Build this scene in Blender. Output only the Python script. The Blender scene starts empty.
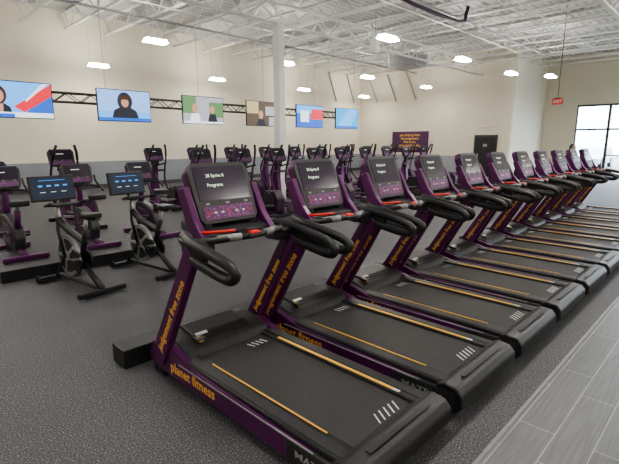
import bpy, bmesh, math, random
from mathutils import Vector, Matrix
random.seed(4)
R=math.radians
# ---------------------------------------------------------------- materials
def mat(name,col,rough=.5,metal=0,emit=None,es=0,noise=None,bump=None,spec=.5):
    m=bpy.data.materials.new(name); m.use_nodes=True
    nt=m.node_tree; b=nt.nodes['Principled BSDF']
    b.inputs['Base Color'].default_value=(*col,1)
    b.inputs['Roughness'].default_value=rough
    b.inputs['Metallic'].default_value=metal
    b.inputs['Specular IOR Level'].default_value=spec
    if emit:
        b.inputs['Emission Color'].default_value=(*emit,1); b.inputs['Emission Strength'].default_value=es
    tc=nt.nodes.new('ShaderNodeTexCoord')
    if noise:
        sc,c2,lo,hi=noise
        n=nt.nodes.new('ShaderNodeTexNoise'); n.inputs['Scale'].default_value=sc; n.inputs['Detail'].default_value=4
        r=nt.nodes.new('ShaderNodeValToRGB')
        r.color_ramp.elements[0].position=lo; r.color_ramp.elements[0].color=(*col,1)
        r.color_ramp.elements[1].position=hi; r.color_ramp.elements[1].color=(*c2,1)
        nt.links.new(tc.outputs['Object'],n.inputs['Vector']); nt.links.new(n.outputs['Fac'],r.inputs['Fac'])
        nt.links.new(r.outputs['Color'],b.inputs['Base Color'])
    if bump:
        sc,st=bump
        n=nt.nodes.new('ShaderNodeTexNoise'); n.inputs['Scale'].default_value=sc
        bp=nt.nodes.new('ShaderNodeBump'); bp.inputs['Strength'].default_value=st; bp.inputs['Distance'].default_value=.01
        nt.links.new(tc.outputs['Object'],n.inputs['Vector']); nt.links.new(n.outputs['Fac'],bp.inputs['Height'])
        nt.links.new(bp.outputs['Normal'],b.inputs['Normal'])
    return m
BLACK=mat('black_plastic',(.012,.012,.014),.42,noise=(30,(.017,.017,.019),.4,.6))
DARK=mat('charcoal_plastic',(.023,.023,.026),.45,noise=(30,(.031,.031,.034),.4,.6))
BELT=mat('belt_rubber',(.024,.023,.025),.6,noise=(60,(.036,.035,.037),.35,.7),bump=(300,.2))
PURP=mat('purple_paint',(.085,.012,.082),.32,metal=.2,noise=(8,(.10,.015,.096),.3,.7))
PURPD=mat('purple_dark',(.030,.006,.032),.4,noise=(8,(.036,.008,.038),.3,.7))
GOLD=mat('gold_trim',(.75,.42,.08),.4,noise=(20,(.8,.46,.09),.3,.7))
WHITE=mat('white_print',(.7,.7,.7),.5,noise=(20,(.65,.65,.65),.3,.7))
GREY=mat('grey_plastic',(.3,.3,.31),.4,noise=(20,(.27,.27,.28),.3,.7))
LABEL=mat('grey_label',(.22,.22,.23),.5,noise=(20,(.2,.2,.2),.3,.7))
STEEL=mat('brushed_steel',(.45,.45,.46),.3,metal=.9,noise=(40,(.38,.38,.39),.3,.7))
DISC=mat('flywheel_silver',(.36,.36,.37),.35,metal=.4,noise=(40,(.30,.30,.31),.3,.7))
RED=mat('red_plastic',(.65,.03,.02),.4,noise=(20,(.6,.03,.02),.3,.7))
SCR=mat('screen_glass',(.030,.020,.038),.16,noise=(5,(.036,.026,.046),.3,.7))
SCRE=mat('screen_glow',(.012,.016,.028),.3,emit=(.02,.03,.06),es=.6,noise=(5,(.012,.016,.03),.3,.7),spec=.3)
TXT=mat('screen_text',(.5,.6,.5),.5,emit=(.6,.85,.6),es=.6)
TXB=mat('screen_text_blue',(.05,.25,.5),.5,emit=(.05,.3,.8),es=1.0)
PURK=mat('purple_keys',(.09,.025,.10),.5,noise=(60,(.26,.08,.24),.5,.62))
WALLC=mat('wall_paint_cream',(.74,.69,.565),.85,noise=(1.5,(.76,.71,.585),.3,.7),bump=(40,.05))
WALLG=mat('wall_paint_greige',(.63,.59,.48),.85,noise=(1.5,(.65,.61,.50),.3,.7),bump=(40,.05))
WALL_LIT=mat('wall_window_lit',(.78,.75,.64),.85,noise=(1.5,(.80,.77,.66),.3,.7))  # lighter tone puts window light into the colour of the return wall
WAINS=mat('wainscot_grey',(.25,.27,.29),.6,noise=(2,(.28,.30,.32),.3,.7))
BASEB=mat('baseboard_dark',(.06,.06,.065),.5,noise=(2,(.07,.07,.07),.3,.7))
JOIST=mat('joist_white',(.70,.70,.68),.6,noise=(3,(.62,.62,.60),.3,.7))
COLM=mat('column_white',(.84,.84,.82),.6,noise=(3,(.80,.80,.78),.3,.7))
LENS=mat('lamp_lens_and_fill',(1,1,1),.5,emit=(1,.96,.89),es=108)
FRAME=mat('dark_frame',(.03,.03,.035),.4,noise=(6,(.04,.04,.045),.3,.7))
TRUSSM=mat('truss_black',(.05,.05,.05),.45,metal=.3,noise=(6,(.07,.07,.07),.3,.7))

def floor_mat():
    m=bpy.data.materials.new('rubber_floor_speckled'); m.use_nodes=True; nt=m.node_tree; b=nt.nodes['Principled BSDF']
    tc=nt.nodes.new('ShaderNodeTexCoord')
    n=nt.nodes.new('ShaderNodeTexNoise'); n.inputs['Scale'].default_value=95; n.inputs['Detail'].default_value=3; n.inputs['Roughness'].default_value=.8
    r=nt.nodes.new('ShaderNodeValToRGB'); e=r.color_ramp.elements
    e[0].position=.38; e[0].color=(.02,.02,.023,1); e[1].position=.68; e[1].color=(.50,.50,.52,1)
    x=e.new(.50); x.color=(.070,.069,.078,1); x=e.new(.59); x.color=(.13,.13,.14,1)
    n2=nt.nodes.new('ShaderNodeTexNoise'); n2.inputs['Scale'].default_value=1.3; n2.inputs['Detail'].default_value=5
    mx=nt.nodes.new('ShaderNodeMixRGB'); mx.blend_type='MULTIPLY'; mx.inputs['Fac'].default_value=.35
    nt.links.new(tc.outputs['Object'],n.inputs['Vector']); nt.links.new(tc.outputs['Object'],n2.inputs['Vector'])
    nt.links.new(n.outputs['Fac'],r.inputs['Fac']); nt.links.new(r.outputs['Color'],mx.inputs['Color1'])
    nt.links.new(n2.outputs['Fac'],mx.inputs['Color2']); nt.links.new(mx.outputs['Color'],b.inputs['Base Color'])
    b.inputs['Roughness'].default_value=.6
    return m
def tile_mat():
    m=bpy.data.materials.new('plank_tile'); m.use_nodes=True; nt=m.node_tree; b=nt.nodes['Principled BSDF']
    tc=nt.nodes.new('ShaderNodeTexCoord')
    br=nt.nodes.new('ShaderNodeTexBrick'); br.inputs['Scale'].default_value=1; br.inputs['Brick Width'].default_value=.9; br.inputs['Row Height'].default_value=.2
    br.inputs['Mortar Size'].default_value=.003; br.inputs['Mortar Smooth'].default_value=.1; br.offset=.35
    br.inputs['Color1'].default_value=(.075,.078,.082,1); br.inputs['Color2'].default_value=(.115,.118,.122,1); br.inputs['Mortar'].default_value=(.26,.26,.26,1)
    mp=nt.nodes.new('ShaderNodeMapping'); mp.inputs['Scale'].default_value=(2,40,1)
    n=nt.nodes.new('ShaderNodeTexNoise'); n.inputs['Scale'].default_value=1.5; n.inputs['Detail'].default_value=5
    mx=nt.nodes.new('ShaderNodeMixRGB'); mx.blend_type='OVERLAY'; mx.inputs['Fac'].default_value=.6
    nt.links.new(tc.outputs['Object'],br.inputs['Vector']); nt.links.new(tc.outputs['Object'],mp.inputs['Vector'])
    nt.links.new(mp.outputs['Vector'],n.inputs['Vector']); nt.links.new(br.outputs['Color'],mx.inputs['Color1'])
    nt.links.new(n.outputs['Fac'],mx.inputs['Color2']); nt.links.new(mx.outputs['Color'],b.inputs['Base Color'])
    b.inputs['Roughness'].default_value=.40
    return m
def deck_mat():
    m=bpy.data.materials.new('roof_deck'); m.use_nodes=True; nt=m.node_tree; b=nt.nodes['Principled BSDF']
    tc=nt.nodes.new('ShaderNodeTexCoord'); w=nt.nodes.new('ShaderNodeTexWave'); w.bands_direction='Y'; w.inputs['Scale'].default_value=1.2
    r=nt.nodes.new('ShaderNodeValToRGB'); r.color_ramp.elements[0].color=(.34,.34,.335,1); r.color_ramp.elements[1].color=(.52,.52,.51,1)
    bp=nt.nodes.new('ShaderNodeBump'); bp.inputs['Strength'].default_value=.5; bp.inputs['Distance'].default_value=.04
    nt.links.new(tc.outputs['Object'],w.inputs['Vector']); nt.links.new(w.outputs['Fac'],r.inputs['Fac']); nt.links.new(r.outputs['Color'],b.inputs['Base Color'])
    nt.links.new(w.outputs['Fac'],bp.inputs['Height']); nt.links.new(bp.outputs['Normal'],b.inputs['Normal'])
    b.inputs['Roughness'].default_value=.7
    return m
def glass_mat():
    m=bpy.data.materials.new('clear_glass'); m.use_nodes=True; nt=m.node_tree
    for n in list(nt.nodes): nt.nodes.remove(n)
    o=nt.nodes.new('ShaderNodeOutputMaterial'); t=nt.nodes.new('ShaderNodeBsdfTransparent'); g=nt.nodes.new('ShaderNodeBsdfGlossy')
    g.inputs['Roughness'].default_value=.02; t.inputs['Color'].default_value=(.93,.96,.97,1)
    mx=nt.nodes.new('ShaderNodeMixShader'); mx.inputs['Fac'].default_value=.06
    nt.links.new(t.outputs[0],mx.inputs[1]); nt.links.new(g.outputs[0],mx.inputs[2]); nt.links.new(mx.outputs[0],o.inputs['Surface'])
    return m
FLOORM=floor_mat(); TILEM=tile_mat(); DECKM=deck_mat(); GLASS=glass_mat()

# ---------------------------------------------------------------- mesh builder
class MB:
    def __init__(s): s.bm=bmesh.new(); s.mats=[]
    def mi(s,m):
        if m not in s.mats: s.mats.append(m)
        return s.mats.index(m)
    def merge(s,t,m,M=None,smooth=False):
        if M is not None: bmesh.ops.transform(t,matrix=M,verts=t.verts)
        bmesh.ops.recalc_face_normals(t,faces=t.faces)
        i=s.mi(m)
        for f in t.faces: f.material_index=i; f.smooth=smooth
        me=bpy.data.meshes.new('tmp'); t.to_mesh(me); t.free(); s.bm.from_mesh(me); bpy.data.meshes.remove(me)
    def box(s,c,d,m,rot=(0,0,0),bev=0,M=None,seg=2):
        t=bmesh.new(); bmesh.ops.create_cube(t,size=1)
        bmesh.ops.scale(t,vec=d,verts=t.verts)
        if bev: bmesh.ops.bevel(t,geom=t.edges[:],offset=bev,segments=seg,affect='EDGES',profile=.5)
        A=Matrix.Translation(c)@Matrix.Rotation(rot[2],4,'Z')@Matrix.Rotation(rot[1],4,'Y')@Matrix.Rotation(rot[0],4,'X')
        if M is not None: A=M@A
        s.merge(t,m,A)
    def prism(s,poly,a,b,m,axis='x',bev=0,M=None,seg=2):
        t=bmesh.new()
        def P(u,v,w): return {'x':(w,u,v),'y':(u,w,v),'z':(u,v,w)}[axis]
        A=[t.verts.new(P(u,v,a)) for u,v in poly]; B=[t.verts.new(P(u,v,b)) for u,v in poly]
        t.faces.new(A); t.faces.new(B[::-1]); n=len(poly)
        for i in range(n): t.faces.new((A[i],A[(i+1)%n],B[(i+1)%n],B[i]))
        bmesh.ops.recalc_face_normals(t,faces=t.faces)
        if bev: bmesh.ops.bevel(t,geom=t.edges[:],offset=bev,segments=seg,affect='EDGES',profile=.5)
        s.merge(t,m,M)
    def tube(s,pts,r,m,seg=8,closed=False,flat=(1,1),M=None,up=None,smooth_n=0):
        pts=[Vector(p) for p in pts]
        if smooth_n:
            q=[]; n=len(pts)
            rng=range(n) if closed else range(n-1)
            for i in rng:
                p0=pts[(i-1)%n] if closed or i>0 else pts[0]; p1=pts[i]; p2=pts[(i+1)%n]; p3=pts[(i+2)%n] if closed or i+2<n else pts[-1]
                for k in range(smooth_n):
                    u=k/smooth_n
                    q.append(.5*((2*p1)+(-p0+p2)*u+(2*p0-5*p1+4*p2-p3)*u*u+(-p0+3*p1-3*p2+p3)*u**3))
            if not closed: q.append(pts[-1])
            if isinstance(r,(list,tuple)):
                rr=[]; 
                for i in range(len(q)):
                    f=i/(len(q)-1)*(len(r)-1); k=min(int(f),len(r)-2); rr.append(r[k]+(r[k+1]-r[k])*(f-k))
                r=rr
            pts=q
        n=len(pts); t=bmesh.new(); rings=[]
        ref=Vector(up) if up else None
        prev=None
        for i,p in enumerate(pts):
            if closed: d=pts[(i+1)%n]-pts[i-1]
            else: d=pts[min(i+1,n-1)]-pts[max(i-1,0)]
            d.normalize()
            if ref is not None: u=ref-d*ref.dot(d)
            elif prev is None:
                u=Vector((0,0,1)) if abs(d.z)<.9 else Vector((1,0,0)); u=u-d*u.dot(d)
            else: u=prev-d*prev.dot(d)
            u.normalize(); prev=u; v=d.cross(u)
            rad=r[i] if isinstance(r,(list,tuple)) else r
            rings.append([t.verts.new(p+u*math.cos(2*math.pi*k/seg)*rad*flat[0]+v*math.sin(2*math.pi*k/seg)*rad*flat[1]) for k in range(seg)])
        for i in range(n if closed else n-1):
            A=rings[i];B=rings[(i+1)%n]
            for k in range(seg): t.faces.new((A[k],A[(k+1)%seg],B[(k+1)%seg],B[k]))
        if not closed: t.faces.new(rings[0][::-1]); t.faces.new(rings[-1])
        s.merge(t,m,M,True)
    def cyl(s,a,b,r,m,seg=16,r2=None,M=None,smooth=False):
        a=Vector(a);b=Vector(b); d=b-a
        t=bmesh.new(); bmesh.ops.create_cone(t,cap_ends=True,segments=seg,radius1=r,radius2=r if r2 is None else r2,depth=d.length)
        A=Matrix.Translation((a+b)/2)@d.to_track_quat('Z','Y').to_matrix().to_4x4()
        if M is not None: A=M@A
        s.merge(t,m,A,smooth)
    def sphere(s,c,rad,m,sc=(1,1,1),M=None):
        t=bmesh.new(); bmesh.ops.create_uvsphere(t,u_segments=14,v_segments=10,radius=rad)
        A=Matrix.Translation(c)@Matrix.Diagonal((*sc,1))
        if M is not None: A=M@A
        s.merge(t,m,A,True)
    def poly(s,pts,m,M=None):
        t=bmesh.new(); t.faces.new([t.verts.new(p) for p in pts]); 
        if M is not None: bmesh.ops.transform(t,matrix=M,verts=t.verts)
        i=s.mi(m)
        for f in t.faces: f.material_index=i
        me=bpy.data.meshes.new('tmp'); t.to_mesh(me); t.free(); s.bm.from_mesh(me); bpy.data.meshes.remove(me)
    def text(s,body,size,m,M,ext=.001,sx=1):
        c=bpy.data.curves.new('t','FONT'); c.body=body; c.size=size; c.extrude=ext; c.align_x='CENTER'; c.align_y='CENTER'; c.resolution_u=2; c.offset=size*.012
        o=bpy.data.objects.new('t',c); bpy.context.collection.objects.link(o)
        dg=bpy.context.evaluated_depsgraph_get(); me=bpy.data.meshes.new_from_object(o.evaluated_get(dg))
        bpy.data.objects.remove(o); bpy.data.curves.remove(c)
        t=bmesh.new(); t.from_mesh(me); bpy.data.meshes.remove(me)
        s.merge(t,m,M@Matrix.Diagonal((sx,1,1,1)))
    def mesh(s,name):
        me=bpy.data.meshes.new(name); s.bm.to_mesh(me); s.bm.free()
        for m in s.mats: me.materials.append(m)
        return me
    def obj(s,name,loc=(0,0,0),rz=0):
        return place(s.mesh(name),name,loc,rz)
def place(me,name,loc=(0,0,0),rz=0):
    o=bpy.data.objects.new(name,me); o.location=loc; o.rotation_euler=(0,0,rz); bpy.context.collection.objects.link(o); return o
def frameM(origin,xa,ya):
    xa=Vector(xa).normalized(); ya=Vector(ya).normalized(); za=xa.cross(ya)
    M=Matrix.Identity(4)
    for i in range(3): M[i][0]=xa[i]; M[i][1]=ya[i]; M[i][2]=za[i]; M[i][3]=origin[i]
    return M

# ---------------------------------------------------------------- room
H=6.1
def simple(name,boxes,m,bev=0):
    b=MB()
    for (x0,x1,y0,y1,z0,z1) in boxes: b.box(((x0+x1)/2,(y0+y1)/2,(z0+z1)/2),(x1-x0,y1-y0,z1-z0),m,bev=bev)
    return b.obj(name)
YE=.83
b=MB()
b.box((10.5,(YE+17.7)/2,-.05),(33.4,17.7-YE,.1),FLOORM)
b.box((10.5,(-5.2+YE)/2,-.05),(33.4,YE+5.2,.1),TILEM)
b.obj('floor')
b=MB(); b.box((10.4,YE,.003),(33,.022,.006),LABEL); b.obj('trim_1')
simple('wall_back',[(-6.2,22.6,17.5,17.7,0,H)],WALLC)
simple('wall_right',[(22.4,22.6,8.4,17.5,0,H)],WALLG)
simple('wall_return',[(22.6,27,8.4,8.6,0,H)],WALL_LIT)
simple('wall_storefront',[(27,27.2,6.8,8.6,0,H),(27,27.2,-5.2,6.8,3.6,H)],WALLG)
simple('wall_left',[(-6.2,-6,-5.2,17.5,0,H)],WALLC)
simple('wall_front',[(-6,27,-5.2,-5,0,H)],WALLC)
simple('ceiling',[(-6.2,27.2,-5.2,17.7,H,H+.1)],DECKM)
simple('trim_2',[(-6,22.4,17.46,17.5,.15,1.0)],WAINS)
simple('baseboard_back',[(-6,22.4,17.45,17.5,0,.15)],BASEB)
simple('baseboard_right',[(22.36,22.4,8.4,17.45,0,.15)],BASEB)
simple('trim_3',[(22.36,22.4,10.3,17.45,.15,1.0)],WAINS)

def joist(L0,L1):
    b=MB(); zt,zb=H-.04,H-.56
    b.box((0,(L0+L1)/2,zt),(.10,L1-L0,.06),JOIST); b.box((0,(L0+L1)/2,zb),(.09,L1-L0,.05),JOIST)
    n=int((L1-L0)/.55)
    for i in range(n):
        y0=L0+(L1-L0)*i/n; y1=L0+(L1-L0)*(i+1)/n
        z0,z1=(zb,zt) if i%2 else (zt,zb)
        b.cyl((0,y0,z0),(0,y1,z1),.020,JOIST,seg=5)
    return b.mesh('ceiling_joist')
jm=joist(-5,17.5); x=-5
while x<22.2: place(jm,'ceiling_joist',(x,0,0)); x+=1.36
jm2=joist(-5,8.4)
for x in (22.9,24.3,25.7): place(jm2,'ceiling_joist',(x,0,0))
for gy in (3.0,10.0,):
    b=MB(); x0,x1=-6,(27 if gy<8 else 22.4); z1,z0=H-.60,H-1.15
    b.box(((x0+x1)/2,gy,z1),(x1-x0,.12,.07),JOIST); b.box(((x0+x1)/2,gy,z0),(x1-x0,.12,.06),JOIST)
    n=int((x1-x0)/.8)
    for i in range(n):
        a=x0+(x1-x0)*i/n; c=x0+(x1-x0)*(i+1)/n
        p,q=(z0,z1) if i%2 else (z1,z0)
        b.cyl((a,gy,p),(c,gy,q),.025,JOIST,seg=6)
    b.obj('ceiling_girder')
# joist bridging and conduits
b=MB()
for yy in (0,5.2,7.8,12.6,15.0): b.cyl((-6,yy,H-.60),(22.3,yy,H-.60),.022,JOIST,seg=6)
for yy in (6.9,13.6): b.cyl((-6,yy,H-.72),(22.3,yy,H-.72),.035,LABEL if yy>8 else GREY,seg=8)
b.obj('ceiling_bridging')
b=MB()
for X in (19.4,21.0):
    b.cyl((X,17.44,H-.55),(X+.7,17.44,H-2.1),.035,GREY,seg=6)
b.obj('trim_4')
b=MB()
for Y in (16.9,15.6,14.3):
    b.cyl((22.34,Y,H-.55),(22.34,Y-.7,H-2.1),.035,GREY,seg=6)
b.obj('trim_5')
b=MB(); b.tube([(5.5,6.35,5.49),(7.2,6.35,5.40),(8.5,6.35,5.05),(12.4,6.35,5.0),(12.9,6.35,5.3),(13.0,6.35,5.5)],.05,PURPD,seg=10,smooth_n=3); b.obj('ceiling_pipe')
b=MB(); b.box((0,0,(H-1.15)/2+.0),(.24,.24,H-1.15),COLM,bev=.015); b.box((0,0,.01),(.36,.36,.02),STEEL); b.obj('support_column',(9.0,10.0,0))

# lights
b=MB()
b.box((0,0,0),(.66,.34,.03),GREY,bev=.005)
b.box((0,0,-.030),(.60,.28,.03),LENS)
b.box((0,0,.03),(.56,.22,.025),LENS)  # upper emitter added on the housing to brighten the ceiling deck
for sx in (-.27,.27): b.cyl((sx,0,.01),(sx,0,1.22),.005,STEEL,seg=5)
lm=b.mesh('ceiling_light')
ZL=4.32
for X in (-2.5,1.7,10.1,14.3,18.4): place(lm,'ceiling_light',(X,7.05,ZL))
for X in (-2.5,1.7,5.9,9.2,17.0):
    for Y in (2.0,-2.0): place(lm,'ceiling_light',(X,Y,ZL))
place(lm,'ceiling_light',(14.0,1.2,ZL)); place(lm,'ceiling_light',(14.0,-2.4,ZL))
for X,Y in ((23.5,2.5),(23.5,-2.0),(20.3,6.2)): place(lm,'ceiling_light',(X,Y,ZL))
for X in (-3.0,1.6,6.3,11.1,15.8,20.6): place(lm,'ceiling_light',(X,12.0,ZL+.08))
for X in (-3.5,1.3,6.3,11.0,16.0,20.8): place(lm,'ceiling_light',(X,16.0,ZL-.1))

b=MB(); b.box((0,0,0),(.9,1.3,.5),GREY,bev=.03)
for i in range(6): b.box((-.455,0,-.19+i*.075),(.02,1.15,.03),LABEL,rot=(0,R(25),0))
b.box((0,-.66,0),(.6,.02,.35),LABEL)
for sx in (-.35,.35):
    for sy in (-.5,.5): b.cyl((sx,sy,.24),(sx,sy,1.12),.012,STEEL,seg=6)
b.obj('unit_heater',(16.8,10.7,4.98))
b=MB(); b.cyl((0,0,-.22),(0,0,.2),.15,COLM,seg=20,smooth=False); b.cyl((0,0,-.235),(0,0,-.22),.12,WHITE,seg=20); b.cyl((0,0,.2),(0,0,.27),.07,COLM); b.cyl((0,0,.2),(0,0,1.45),.012,STEEL,seg=6)
b.obj('pendant_lamp',(11.8,8.7,4.62))
b=MB(); b.cyl((0,0,.1),(0,0,3.0),.012,DARK,seg=6); b.box((0,0,0),(.03,.34,.2),RED,bev=.008); b.box((0,0,.11),(.05,.2,.03),DARK)
b.text('EXIT',.13,WHITE,frameM((-.018,0,0),(0,-1,0),(0,0,1)))
b.obj('exit_sign',(17,4.9,3.05))

# ---------------------------------------------------------------- TVs + truss
def em(name,c,s=1.6): return mat(name,tuple(x*.3 for x in c),.4,emit=c,es=s)
tb=em('tv_blue',(.02,.12,.55)); tlb=em('tv_lightblue',(.12,.42,.95)); twh=em('tv_white',(.75,.8,.85)); tred=em('tv_red',(.7,.03,.05)); tdk=em('tv_dark',(.02,.02,.03))
tsk=em('tv_skin',(.45,.24,.16)); tgr=em('tv_green',(.10,.22,.09)); tbr=em('tv_brown',(.09,.06,.04)); tsnow=em('tv_snow',(.25,.45,.85)); tcy=em('tv_cyan',(.02,.35,.75)); tyel=em('tv_warm',(.45,.36,.2)); thair=em('tv_hair',(.05,.025,.015)); tgy=em('tv_grey',(.35,.36,.4))
def tv(idx,X,Y,Z):
    b=MB(); W,Hh=1.44,.82
    b.box((0,.02,0),(W,.045,Hh),BLACK,bev=.008); b.box((0,.06,0),(.7,.05,.4),BLACK,bev=.01); b.box((0,.13,.05),(.12,.12,.3),TRUSSM)
    k=[0]
    def q(u0,v0,u1,v1,m):
        k[0]+=1; y=-.0035-.0012*k[0]; b.poly([(u0,y,v0),(u1,y,v0),(u1,y,v1),(u0,y,v1)],m)
    def pg(pts,m):
        k[0]+=1; y=-.0035-.0012*k[0]; b.poly([(u,y,v) for u,v in pts],m)
    def el(u,v,a,c,m): pg([(u+a*math.cos(t*math.pi/10),v+c*math.sin(t*math.pi/10)) for t in range(20)],m)
    w,h=W/2-.02,Hh/2-.02
    if idx==0:
        q(-w,-h,w,h,tlb); pg([(0,-h),(w,-h),(w,h*.6)],tb); pg([(-.1,-h*.4),(w,h),(w,h*.3),(.1,-h*.7)],tred); pg([(.15,h*.0),(w*.75,h),(w*.9,h),(.15,-h*.12)],twh)
        pg([(-.62,-h),(-.12,-h),(-.17,-.17),(-.3,-.08),(-.46,-.08),(-.58,-.17)],tdk); pg([(-.42,-h),(-.32,-h),(-.30,-.1),(-.44,-.1)],tsk); el(-.37,.09,.15,.2,thair); el(-.37,.07,.095,.135,tsk); q(-w,-h,w,-h*.72,twh); q(-w,-h,-.1,-h*.8,tb)
    elif idx==1:
        q(-w,-h,w,h,tsnow); q(-w,-h,w,-.15,tlb); pg([(-.38,-h),(.38,-h),(.3,-.12),(.12,-.03),(-.12,-.03),(-.3,-.12)],tdk); el(0,.11,.2,.24,tdk); el(0,.08,.1,.12,tsk); q(-.15,.16,.15,.25,thair); q(-w,-h,w,-h*.8,tb)
    elif idx==2:
        q(-w,-h,w,h,tgy); q(-w,-.1,-.25,h,tgr); q(.2,-.2,w,.25,tgr); el(-.3,.05,.1,.14,tsk); pg([(-.5,-h),(-.1,-h),(-.18,-.1),(-.42,-.1)],twh); el(.3,.03,.09,.12,tsk); pg([(.12,-h),(.5,-h),(.42,-.1),(.2,-.1)],tdk); q(-w,-h,w,-h*.85,twh)
    elif idx==3:
        q(-w,-h,w,h,tbr); q(-w,0,-.2,h,tyel); q(.1,-.05,w,.25,tgy); el(-.1,-.03,.1,.14,tsk); pg([(-.3,-h),(.1,-h),(.03,-.18),(-.22,-.18)],tdk); q(.25,-h,.6,-.1,tgy)
    elif idx==4:
        q(-w,-h,w,h,tb); q(-w,.1,w,h,tlb); pg([(0,-.1),(w,-.1),(w,.28),(.1,.28)],tred); q(-.5,-.2,-.05,.2,twh); q(-w,-h,w,-h*.7,tb)
    else:
        q(-w,-h,w,h,tcy); pg([(-w,-h),(.2,-h),(w,h),(.1,h)],tlb); q(-w,-h,w,-h*.75,tb)
    return b.obj('wall_television',(X,Y,Z))
TY=12.1
for i,X in enumerate((2.90,5.36,7.78,10.13,12.42,14.62)): tv(i,X,TY,2.65)
b=MB(); x0,x1=2.2,15.6
for dy in (0,.22):
    for dz in (0,.22): b.cyl((x0,dy,dz),(x1,dy,dz),.022,TRUSSM,seg=6)
n=44
for i in range(n):
    a=x0+(x1-x0)*i/n; c=x0+(x1-x0)*(i+1)/n; p,q=(0,.22) if i%2 else (.22,0)
    for dy in (0,.22): b.cyl((a,dy,p),(c,dy,q),.012,TRUSSM,seg=5)
    b.cyl((a,p,.22),(c,q,.22),.012,TRUSSM,seg=5)
for X in (2.5,5.0,7.8,10.4,13.0,15.4): b.cyl((X,.11,.22),(X,.11,3.36),.01,STEEL,seg=5)
b.obj('tv_truss',(0,TY+.19,2.68))

SIGN=mat('sign_purple',(.055,.018,.065),.5,noise=(3,(.065,.022,.075),.3,.7))
b=MB(); b.box((0,0,0),(.05,2.2,1.02),SIGN,bev=.01); b.box((0,0,0),(.045,2.34,1.16),PURP,bev=.01)
for i,t in enumerate(('you belong here','the judgement','free zone','gym membership','welcome in')):
    b.text(t,.2,GOLD,frameM((-.027,0,.38-i*.19),(0,-1,0),(0,0,1)))
b.obj('wall_sign',(22.37,13.9,1.72))
b=MB(); b.box((0,0,1.0),(.05,1.02,1.98),BLACK,bev=.01); b.box((.0,0,1.03),(.04,1.16,2.06),FRAME); b.box((-.04,.35,1.05),(.05,.05,.2),STEEL); b.box((-.03,0,1.55),(.01,.2,.14),GREY)
b.obj('door_1',(22.37,9.55,0))
b=MB(); b.box((0,0,0),(.06,.34,.2),WHITE,bev=.01); b.text('EXIT',.15,RED,frameM((-.032,0,0),(0,-1,0),(0,0,1))); b.obj('exit_sign',(22.36,9.55,2.4))
k=0
y=-5.0
while y<6.7:
    y2=min(y+1.475,6.8); k+=1
    b=MB(); c=(y+y2)/2; w=y2-y
    for yy in (y+.03,y2-.03): b.box((0,yy,1.8),(.12,.06,3.6),FRAME)
    for zz in (.06,2.35,3.55): b.box((0,c,zz),(.12,w-.12,.1),FRAME)
    if k in (6,7): b.box((0,c,1.05),(.06,w-.12,.06),FRAME)
    b.box((0,c,1.8),(.012,w-.1,3.5),GLASS)
    b.obj('window_%d'%k,(27.1,0,0)); y=y2
ASPH=mat('asphalt',(.20,.20,.205),.9,noise=(3,(.24,.24,.24),.3,.7)); 
b=MB(); b.box((52,0,-.08),(49.5,80,.06),ASPH)
for i in range(12): b.box((36,-20+i*2.8,-.045),(5,.12,.01),WHITE)
b.obj('parking_lot_ground')
def car(col,loc,rz):
    cm=mat('car_paint',col,.25,metal=.3); b=MB()
    b.prism([(-2.2,.3),(2.2,.3),(2.25,.7),(1.3,.88),(.6,1.42),(-1.2,1.45),(-1.9,.95),(-2.25,.85)],-.88,.88,cm,axis='x',bev=.06)
    b.prism([(1.1,.9),(.55,1.34),(-1.12,1.37),(-1.65,.95)],-.89,.89,SCR,axis='x')
    for yy in (-1.4,1.4):
        for s in (-1,1): b.cyl((s*.72,yy,.33),(s*.92,yy,.33),.33,BLACK,seg=20); b.cyl((s*.9,yy,.33),(s*.93,yy,.33),.19,STEEL,seg=12)
    return b.obj('parked_car',loc,rz)
car((.5,.5,.52),(37,1.5,-.05),R(90)); car((.25,.03,.03),(37,4.4,-.05),R(90)); car((.05,.08,.2),(37,-4,-.05),R(90)); car((.6,.6,.6),(37,8,-.05),R(90))

# ---------------------------------------------------------------- treadmill
def console(b,c,w,h,tilt,text=True,back=PURP):
    M=Matrix.Translation(c)@Matrix.Rotation(-tilt,4,'X')
    x,z=w/2,h/2
    body=[(-x+.03,-z),(x-.03,-z),(x,-z+.04),(x+.012,z-.06),(x-.03,z),(-x+.03,z),(-x-.012,z-.06),(-x,-z+.04)]
    b.prism(body,-.03,.02,DARK,axis='y',bev=.008,M=M)
    b.prism([(u*1.012,v*1.012) for u,v in body],-.012,.06,back,axis='y',bev=.015,M=M)
    b.box((0,.075,-.02),(w*.55,.05,h*.5),back,bev=.015,M=M)
    b.box((0,-.0315,z*.30),(w*.88,.004,h*.56),SCR,M=M)
    b.box((0,-.032,-z*.66),(w*.84,.006,h*.22),PURK,bev=.001,M=M)
    for i in (-1,0,1): b.box((i*w*.33,-.033,-z*.36),(w*.06,.006,h*.03),GREY,M=M)
    if text:
        for (t,dx,dz,s) in (('28 Sprint 8',-.05,z*.55,.034),('Programs',-.065,z*.24,.034)):
            b.text(t,s,TXT,M@frameM((dx,-.0345,dz),(1,0,0),(0,0,1)),ext=.0005)
        for i in range(7): b.box((-w*.36+i*w*.12,-.036,-z*.66),(w*.04,.004,h*.03),WHITE if i%3 else RED,M=M)
    else: b.box((-.03,-.0345,z*.4),(w*.3,.002,h*.04),TXT,M=M)
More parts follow.
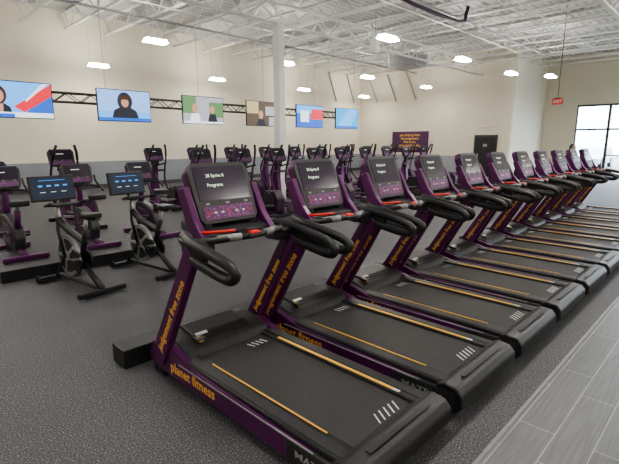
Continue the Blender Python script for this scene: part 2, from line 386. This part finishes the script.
def treadmill():
    b=MB()
    for s in (-1,1):
        b.prism([(.06,.07),(.12,.045),(1.78,.045),(1.98,.05),(2.04,.12),(1.98,.24),(1.72,.27),(1.45,.20),(.1,.175)],s*.365,s*.43,PURP,bev=.008)
        b.prism([(.04,.05),(.5,.05),(.5,.175),(.04,.185)],s*.37,s*.436,DARK,bev=.008)
        b.box((s*.345,.84,.197),(.135,1.5,.036),BLACK,bev=.012)
        b.box((s*.36,.84,.216),(.07,1.42,.004),DARK)
        wd=.022 if s>0 else .009
        b.box((s*.300,.85,.217),(wd,1.05,.006),GOLD)
        b.box((s*.43,.95,.178),(.008,1.3,.008),GREY)
        b.prism([(2.0,.10),(1.80,.10),(1.29,1.00),(1.40,1.065)],s*.398,s*.452,PURP,bev=.012)
        b.prism([(1.86,.2),(1.80,.2),(1.36,.97),(1.39,.99)],s*.392,s*.40,PURPD)
        b.prism([(1.33,1.02),(1.43,.99),(1.60,1.14),(1.69,1.38),(1.62,1.41),(1.50,1.19)],s*.262,s*.315,PURP,bev=.01)
        b.box((s*.345,1.41,1.04),(.17,.15,.09),BLACK,bev=.02)
        b.tube([(s*.38,1.52,1.10),(s*.425,1.36,1.085),(s*.43,1.15,1.055),(s*.425,.98,1.02),(s*.42,.915,.98),(s*.425,.95,.935),(s*.43,1.10,.945),(s*.43,1.34,.985)],.034,BLACK,seg=10,smooth_n=4,flat=(1,.95))
        b.prism([(1.50,1.10),(1.18,1.06),(1.20,.95),(1.38,.98)],s*.41,s*.444,BLACK,bev=.008)
        b.box((s*.39,1.9,.035),(.08,.16,.07),BLACK,bev=.01); b.cyl((s*.36,.14,.0),(s*.36,.14,.06),.03,BLACK)
    b.box((0,.85,.178),(.565,1.56,.034),BELT,bev=.008)
    b.box((0,.9,.11),(.7,1.6,.08),DARK)
    b.prism([(-.005,.09),(.03,.05),(.16,.05),(.18,.20),(.13,.226),(.04,.215),(.0,.17)],-.435,.435,BLACK,bev=.012)
    b.box((-.0,0.075,.2265),(.56,.03,.004),DARK)
    for i in range(5): b.box((.19-i*.045,.23,.1965),(.008,.085,.003),WHITE,rot=(0,0,R(-30)))
    b.box((.30,.30,.2175),(.02,.05,.004),WHITE)
    for i in range(4): b.box((.21-i*.04,1.45,.1965),(.008,.07,.003),WHITE,rot=(0,0,R(15)))
    b.prism([(1.55,.195),(1.60,.25),(1.72,.285),(1.88,.30),(2.0,.275),(2.08,.19),(2.10,.07),(1.6,.06)],-.372,.372,DARK,bev=.02)
    b.prism([(1.62,.25),(1.72,.30),(1.90,.325),(2.02,.27),(1.9,.2)],-.24,.24,BLACK,bev=.012)
    b.box((-.18,1.70,.305),(.10,.03,.004),WHITE,rot=(R(12),0,0)); b.box((-.22,1.655,.283),(.03,.05,.02),GOLD,rot=(R(12),0,0)); b.box((-.22,1.66,.29),(.07,.07,.012),BLACK)
    b.tube([(-.40,1.45,1.07),(-.30,1.35,1.08),(-.15,1.29,1.09),(0,1.27,1.09),(.15,1.29,1.09),(.30,1.35,1.08),(.40,1.45,1.07)],.025,BLACK,seg=10,smooth_n=3)
    for s in (-1,1): b.tube([(s*.10,1.28,1.09),(s*.17,1.297,1.09),(s*.25,1.33,1.085)],.0275,LABEL,seg=10)
    b.box((0,1.27,1.095),(.085,.05,.055),RED,bev=.012)
    b.tube([(-.30,1.44,1.12),(-.2,1.36,1.125),(-.1,1.34,1.125)],.011,RED,seg=6)
    b.prism([(1.44,1.07),(1.70,1.11),(1.70,1.17),(1.44,1.10)],-.30,.30,DARK,bev=.012)
    for s in (-1,1):
        b.cyl((s*.20,1.55,1.03),(s*.20,1.55,1.15),.05,BLACK,seg=18); b.cyl((s*.20,1.55,1.145),(s*.20,1.55,1.155),.042,SCR,seg=18)
    b.box((0,1.34,1.09),(.12,.22,.03),BLACK,bev=.01)
    b.box((0,1.66,1.20),(.40,.09,.14),BLACK,bev=.02)
    console(b,(0,1.62,1.345),.49,.44,R(22))
    for s in (-1,1):
        rd=(0,-1,0) if s<0 else (0,1,0)
        b.text('planet fitness',.105,GOLD,frameM((s*.4315,1.44,.125),rd,(0,0,1)))
        b.text('MATRIX',.055,GREY,frameM((s*.4375,.28,.115),rd,(0,0,1)),sx=1.5)
        d=Vector((0,1.33-1.88,1.0-.13)).normalized()
        b.text('judgement free zone',.085,GOLD,frameM((s*.4535,1.63,.53),tuple(d) if s<0 else tuple(-d),(0,d.z,-d.y) if s<0 else (0,-d.z,d.y)))
        b.text('judgement free zone',.07,GOLD,frameM((s*.3905,1.62,.56),tuple(d) if s>0 else tuple(-d),(0,-d.z,d.y) if s<0 else (0,d.z,-d.y)))
    return b.mesh('treadmill')
tm=treadmill()
for i in range(11): place(tm,'treadmill',(1.84+i,1.05,0))
b=MB(); b.box((6.9,3.29,.075),(11.3,.22,.15),BLACK,bev=.006)
for i in range(11): b.box((1.8+i,3.29,.151),(.3,.12,.004),DARK)
b.obj('cable_raceway')

# ---------------------------------------------------------------- spin bike
def spin_bike():
    b=MB()
    b.box((0,-.50,.045),(.55,.07,.06),BLACK,bev=.012); b.box((0,.50,.045),(.5,.07,.06),BLACK,bev=.012)
    for s in (-1,1): b.cyl((s*.24,-.50,0),(s*.24,-.50,.05),.03,GREY); b.cyl((s*.22,.54,.05),(s*.26,.54,.05),.045,BLACK)
    b.box((0,0,.07),(.06,1.0,.04),DARK,bev=.01)
    wy,wz=.20,.36
    b.cyl((-.022,wy,wz),(.022,wy,wz),.25,DISC,seg=40); b.cyl((-.028,wy,wz),(.028,wy,wz),.205,DARK,seg=40); b.cyl((-.045,wy,wz),(.045,wy,wz),.06,DISC,seg=18)
    for k in range(5):
        a=k*math.pi*2/5; b.box((0,wy+.13*math.cos(a),wz+.13*math.sin(a)),(.064,.16,.045),DISC,rot=(a,0,0),bev=.008)
    for s in (-1,1):
        b.tube([(s*.055,wy,wz),(s*.055,.30,.66),(s*.03,.34,.80)],.02,BLACK,seg=8); b.tube([(s*.055,wy,wz),(s*.055,.46,.08)],.016,BLACK,seg=8)
    b.tube([(0,.34,.78),(0,.16,.68),(0,-.12,.60),(0,-.22,.56)],[.045,.042,.04,.035],BLACK,seg=10,smooth_n=3)
    b.tube([(0,-.12,.34),(0,-.20,.60),(0,-.26,.72)],.035,BLACK,seg=10)
    b.tube([(0,-.10,.34),(0,-.30,.20),(0,-.50,.07)],.035,BLACK,seg=10)
    b.tube([(0,-.22,.62),(0,-.29,.86)],.022,STEEL,seg=8); b.box((0,-.29,.86),(.04,.24,.03),BLACK)
    b.prism([(-.04,.02),(-.11,-.12),(-.10,-.18),(0,-.2),(.10,-.18),(.11,-.12),(.04,.02),(.025,.12),(-.025,.12)],.875,.93,BLACK,axis='z',bev=.015,M=Matrix.Translation((0,-.28,0)))
    for s in (-1,1): 
        b.cyl((s*.05,-.10,.34),(s*.075,-.10,.34),.12,BLACK,seg=24)
    b.box((.062,.04,.35),(.028,.30,.12),BLACK,bev=.02)
    for s in (-1,1):
        b.box((s*.10,-.10+s*.08,.34-s*.03),(.02,.18,.03),STEEL,rot=(R(-20),0,0),bev=.004); b.box((s*.16,-.10+s*.16,.34-s*.06),(.09,.10,.03),BLACK,bev=.008)
    b.tube([(0,.34,.74),(0,.38,.95)],.026,STEEL,seg=8); b.box((0,.36,.96),(.07,.16,.05),BLACK,bev=.01)
    for s in (-1,1): b.tube([(0,.34,.97),(s*.12,.32,.97),(s*.20,.22,.98),(s*.20,.08,1.01)],.018,BLACK,seg=8,smooth_n=3)
    b.tube([(-.2,.22,.98),(0,.20,.97),(.2,.22,.98)],.016,BLACK,seg=8)
    b.tube([(0,.40,.97),(0,.46,1.06)],.02,BLACK,seg=8)
    M=Matrix.Translation((0,.45,1.155))@Matrix.Rotation(R(-10),4,'X')
    b.box((0,0,0),(.52,.035,.30),BLACK,bev=.012,M=M); b.box((0,-.019,0),(.46,.003,.25),SCRE,M=M)
    for i in range(4): b.box((-.14+i*.095,-.022,.03),(.05,.002,.02),TXB,M=M)
    for i in range(3): b.box((-.12+i*.12,-.022,-.045),(.06,.002,.008),TXT,M=M)
    b.box((0,-.022,.095),(.3,.002,.006),TXB,M=M)
    return b.mesh('spin_bike')
sb=spin_bike()
place(sb,'spin_bike',(1.74,5.54,0),R(8)); place(sb,'spin_bike',(2.66,5.57,0),R(8))
b=MB(); b.box((2.15,6.42,.075),(2.1,.2,.15),BLACK,bev=.006)
for i in range(3): b.box((1.5+i*.6,6.42,.151),(.2,.1,.004),DARK)
b.obj('cable_raceway')

# ---------------------------------------------------------------- upright bike (purple)
def upright_bike():
    b=MB()
    b.box((0,-.5,.05),(.6,.09,.07),PURP,bev=.015); b.box((0,.52,.05),(.6,.09,.07),PURP,bev=.015)
    for s in (-1,1): b.cyl((s*.26,-.5,0),(s*.26,-.5,.04),.03,BLACK); b.cyl((s*.26,.52,0),(s*.26,.52,.04),.03,BLACK)
    b.tube([(0,-.5,.07),(0,-.2,.10),(0,.2,.10),(0,.52,.07)],.05,PURP,seg=10,smooth_n=2)
    b.prism([(-.25,.12),(-.30,.30),(-.22,.48),(-.02,.56),(.22,.62),(.42,.60),(.50,.42),(.48,.2),(.38,.10)],-.075,.075,DARK,bev=.03)
    b.prism([(-.12,.2),(-.14,.38),(.05,.48),(.34,.5),(.4,.25),(.25,.16)],-.085,.085,PURP,bev=.02)
    b.tube([(0,-.18,.40),(0,-.32,.72)],.045,PURP,seg=10); b.tube([(0,-.30,.66),(0,-.36,.86)],.025,STEEL,seg=8)
    b.prism([(-.05,.10),(-.13,-.06),(-.13,-.14),(0,-.17),(.13,-.14),(.13,-.06),(.05,.10),(.03,.15),(-.03,.15)],.80,.88,BLACK,axis='z',bev=.02,M=Matrix.Translation((0,-.38,0)))
    b.tube([(0,.36,.55),(0,.30,.85),(0,.34,1.05)],[.06,.045,.045],PURP,seg=10,smooth_n=3)
    for s in (-1,1):
        b.tube([(0,.30,.97),(s*.16,.24,.98),(s*.27,.10,.95),(s*.27,-.02,.90)],.02,BLACK,seg=8,smooth_n=3)
        b.tube([(s*.27,.10,.95),(s*.25,.22,1.05),(s*.24,.24,1.15)],.018,BLACK,seg=8)
        b.cyl((s*.07,.02,.33),(s*.11,.02,.33),.03,STEEL); b.box((s*.12,.02+s*.07,.33-s*.03),(.02,.18,.03),STEEL,rot=(R(-20),0,0)); b.box((s*.18,.02+s*.15,.33-s*.06),(.1,.11,.03),BLACK,bev=.008)
    b.box((0,.28,1.0),(.16,.12,.07),BLACK,bev=.02)
    console(b,(0,.34,1.17),.46,.34,R(18),text=False)
    return b.mesh('upright_exercise_bike')
ub=upright_bike()
for (X,Y) in ((1.62,7.85),(2.70,7.85),(3.80,7.85)): place(ub,'upright_exercise_bike',(X,Y,0))
place(ub,'upright_exercise_bike',(1.9,10.0,0))

# ---------------------------------------------------------------- elliptical
def elliptical():
    b=MB()
    b.box((0,-.85,.05),(.6,.09,.08),BLACK,bev=.015); b.box((0,.75,.05),(.6,.09,.08),BLACK,bev=.015)
    for s in (-1,1):
        b.box((s*.14,-.05,.09),(.07,1.6,.07),PURP,bev=.012)
        b.box((s*.17,-.35,.24),(.05,1.0,.05),STEEL,rot=(R(4 if s>0 else -6),0,0),bev=.008)
        b.prism([(-.36,.0),(-.02,.0),(.04,.05),(-.02,.03),(-.36,.03)],s*.17-.075,s*.17+.075,BLACK,bev=.006,M=Matrix.Translation((0,-.1+s*.08,.30)))
        b.tube([(s*.24,.15-s*.05,.28),(s*.25,.42,.60),(s*.26,.44,.95),(s*.27,.30+s*.06,1.25),(s*.24,.20+s*.08,1.50),(s*.20,.16+s*.08,1.62)],[.028,.028,.026,.022,.02,.02],PURP,seg=8,smooth_n=3)
        b.tube([(s*.26,.26+s*.07,1.34),(s*.24,.20+s*.08,1.50),(s*.195,.155+s*.08,1.64)],.028,BLACK,seg=8)
        b.tube([(0,.40,1.08),(s*.12,.34,1.12),(s*.17,.18,1.16)],.018,BLACK,seg=8,smooth_n=2)
        b.cyl((s*.06,.46,.95),(s*.28,.44,.95),.028,DARK,seg=10)
        b.cyl((s*.13,-.62,.38),(s*.17,-.62,.38),.20,DARK,seg=24)
    b.prism([(-.90,.12),(-.92,.45),(-.78,.62),(-.52,.60),(-.38,.40),(-.35,.12)],-.125,.125,PURPD,bev=.03)
    b.prism([(.36,.1),(.78,.1),(.72,.5),(.58,1.0),(.50,1.22),(.42,1.22),(.44,.8)],-.07,.07,PURP,bev=.025)
    b.box((0,.46,1.16),(.2,.12,.12),BLACK,bev=.02)
    console(b,(0,.48,1.38),.48,.36,R(20),text=False)
    return b.mesh('elliptical_trainer')
el=elliptical()
for X in (5.6,6.75,7.9,9.3,10.5,11.7,12.9,14.1,15.3): place(el,'elliptical_trainer',(X,8.4,0))
for X in (5.8,7.1,8.38,9.75,11.1,12.5,13.9,15.3,16.7): place(el,'elliptical_trainer',(X,11.05,0))
place(el,'elliptical_trainer',(3.15,9.9,0))

# ---------------------------------------------------------------- person
SKIN=mat('skin',(.40,.23,.16),.5,noise=(10,(.43,.25,.18),.3,.7)); HAIR=mat('hair',(.02,.013,.01),.6,noise=(30,(.03,.02,.015),.3,.7)); SHIRT=mat('shirt_dark',(.03,.035,.05),.8,noise=(20,(.04,.045,.06),.3,.7)); PANTS=mat('leggings',(.02,.02,.022),.8,noise=(20,(.03,.03,.03),.3,.7)); SHOE=mat('shoes',(.5,.5,.5),.6,noise=(20,(.45,.45,.45),.3,.7)); LIP=mat('lips',(.35,.12,.10),.5,noise=(20,(.33,.11,.1),.3,.7))
def person(loc,rz):
    V=[];E=[];Rr=[]
    def v(p,r,par=None):
        V.append(p); Rr.append(r)
        if par is not None: E.append((par,len(V)-1))
        return len(V)-1
    pel=v((0,0,.95),(.15,.11)); wa=v((0,0,1.10),(.125,.09),pel); ch=v((0,0,1.28),(.155,.105),wa); ut=v((0,-.005,1.38),(.12,.085),ch); nk=v((0,.0,1.46),(.055,.055),ut); hd=v((0,.015,1.53),(.06,.065),nk)
    for s in (-1,1):
        hip=v((s*.09,0,.86),(.09,.095),pel); kn=v((s*.10,.02+s*.05,.48),(.058,.06),hip); an=v((s*.10,-.03+s*.08,.10),(.038,.04),kn); to=v((s*.11,.12+s*.08,.045),(.042,.03),an)
        sh=v((s*.17,0,1.36),(.058,.06),ut); eb=v((s*.24,-.03,1.09),(.04,.042),sh); wr=v((s*.23,.12,.90),(.026,.026),eb); pm=v((s*.225,.17,.85),(.035,.018),wr)
        for k,(dx,ln) in enumerate(((-.027,.065),(-.009,.075),(.009,.07),(.027,.055))):
            a=v((s*.225+dx,.19,.815),(.0085,.0085),pm); v((s*.225+dx,.185,.815-ln),(.0075,.0075),a)
        a=v((s*.225-s*.04,.175,.85),(.010,.010),pm); v((s*.225-s*.05,.2,.81),(.008,.008),a)
    me=bpy.data.meshes.new('p'); me.from_pydata(V,E,[]); o=bpy.data.objects.new('p',me); bpy.context.collection.objects.link(o)
    md=o.modifiers.new('s','SKIN'); 
    for i,r in enumerate(Rr): me.skin_vertices[0].data[i].radius=r; me.skin_vertices[0].data[i].use_root=(i==0)
    sd=o.modifiers.new('d','SUBSURF'); sd.levels=2; sd.render_levels=2
    bpy.context.view_layer.update()
    dg=bpy.context.evaluated_depsgraph_get(); m2=bpy.data.meshes.new_from_object(o.evaluated_get(dg)); bpy.data.objects.remove(o)
    b=MB(); idx=[b.mi(m) for m in (SKIN,SHIRT,PANTS,SHOE,HAIR)]
    t=bmesh.new(); t.from_mesh(m2)
    for f in t.faces:
        c=f.calc_center_median(); f.smooth=True
        if c.z<.09: i=3
        elif c.z<.98 and abs(c.x)<.19: i=2
        elif c.z>1.42 : i=0
        elif abs(c.x)>.2 and c.z<1.12: i=0
        else: i=1
        f.material_index=i
    m3=bpy.data.meshes.new('q'); t.to_mesh(m3); t.free(); b.bm.from_mesh(m3)
    b.sphere((0,.02,1.61),.095,SKIN,sc=(.78,.95,1.2)); b.sphere((0,-.012,1.64),.105,HAIR,sc=(.85,.98,1.05))
    b.tube([(0,-.08,1.66),(0,-.13,1.60),(0,-.12,1.5)],[.03,.035,.015],HAIR,smooth_n=2)
    b.prism([(.105,1.62),(.132,1.585),(.107,1.58)],-.014,.014,SKIN,bev=.003)
    for s in (-1,1): b.sphere((s*.03,.102,1.62),.010,WHITE); b.sphere((s*.03,.109,1.62),.006,HAIR); b.sphere((s*.076,.02,1.60),.02,SKIN,sc=(.4,.8,1.3)); b.box((s*.03,.106,1.64),(.03,.01,.005),HAIR)
    b.box((0,.106,1.555),(.04,.010,.008),LIP,bev=.003)
    o=b.obj('walking_person',loc,rz); o.scale=(.95,.95,.95); return o
person((14.3,3.6,0),R(120))

# ---------------------------------------------------------------- world, camera
w=bpy.data.worlds.new('sky'); bpy.context.scene.world=w; w.use_nodes=True; nt=w.node_tree
bg=nt.nodes['Background']; bg.inputs['Color'].default_value=(.78,.89,1,1); bg.inputs['Strength'].default_value=13.0
cam=bpy.data.cameras.new('camera'); co=bpy.data.objects.new('camera',cam); bpy.context.collection.objects.link(co)
co.location=(0,0,1.7); co.rotation_euler=(R(90-11.4),0,R(44.3-90)); cam.sensor_width=36; cam.lens=445/619*36; cam.clip_end=200
bpy.context.scene.camera=co
try:
    bpy.context.scene.view_settings.look='AgX - Medium High Contrast'
except Exception as e: print(e)
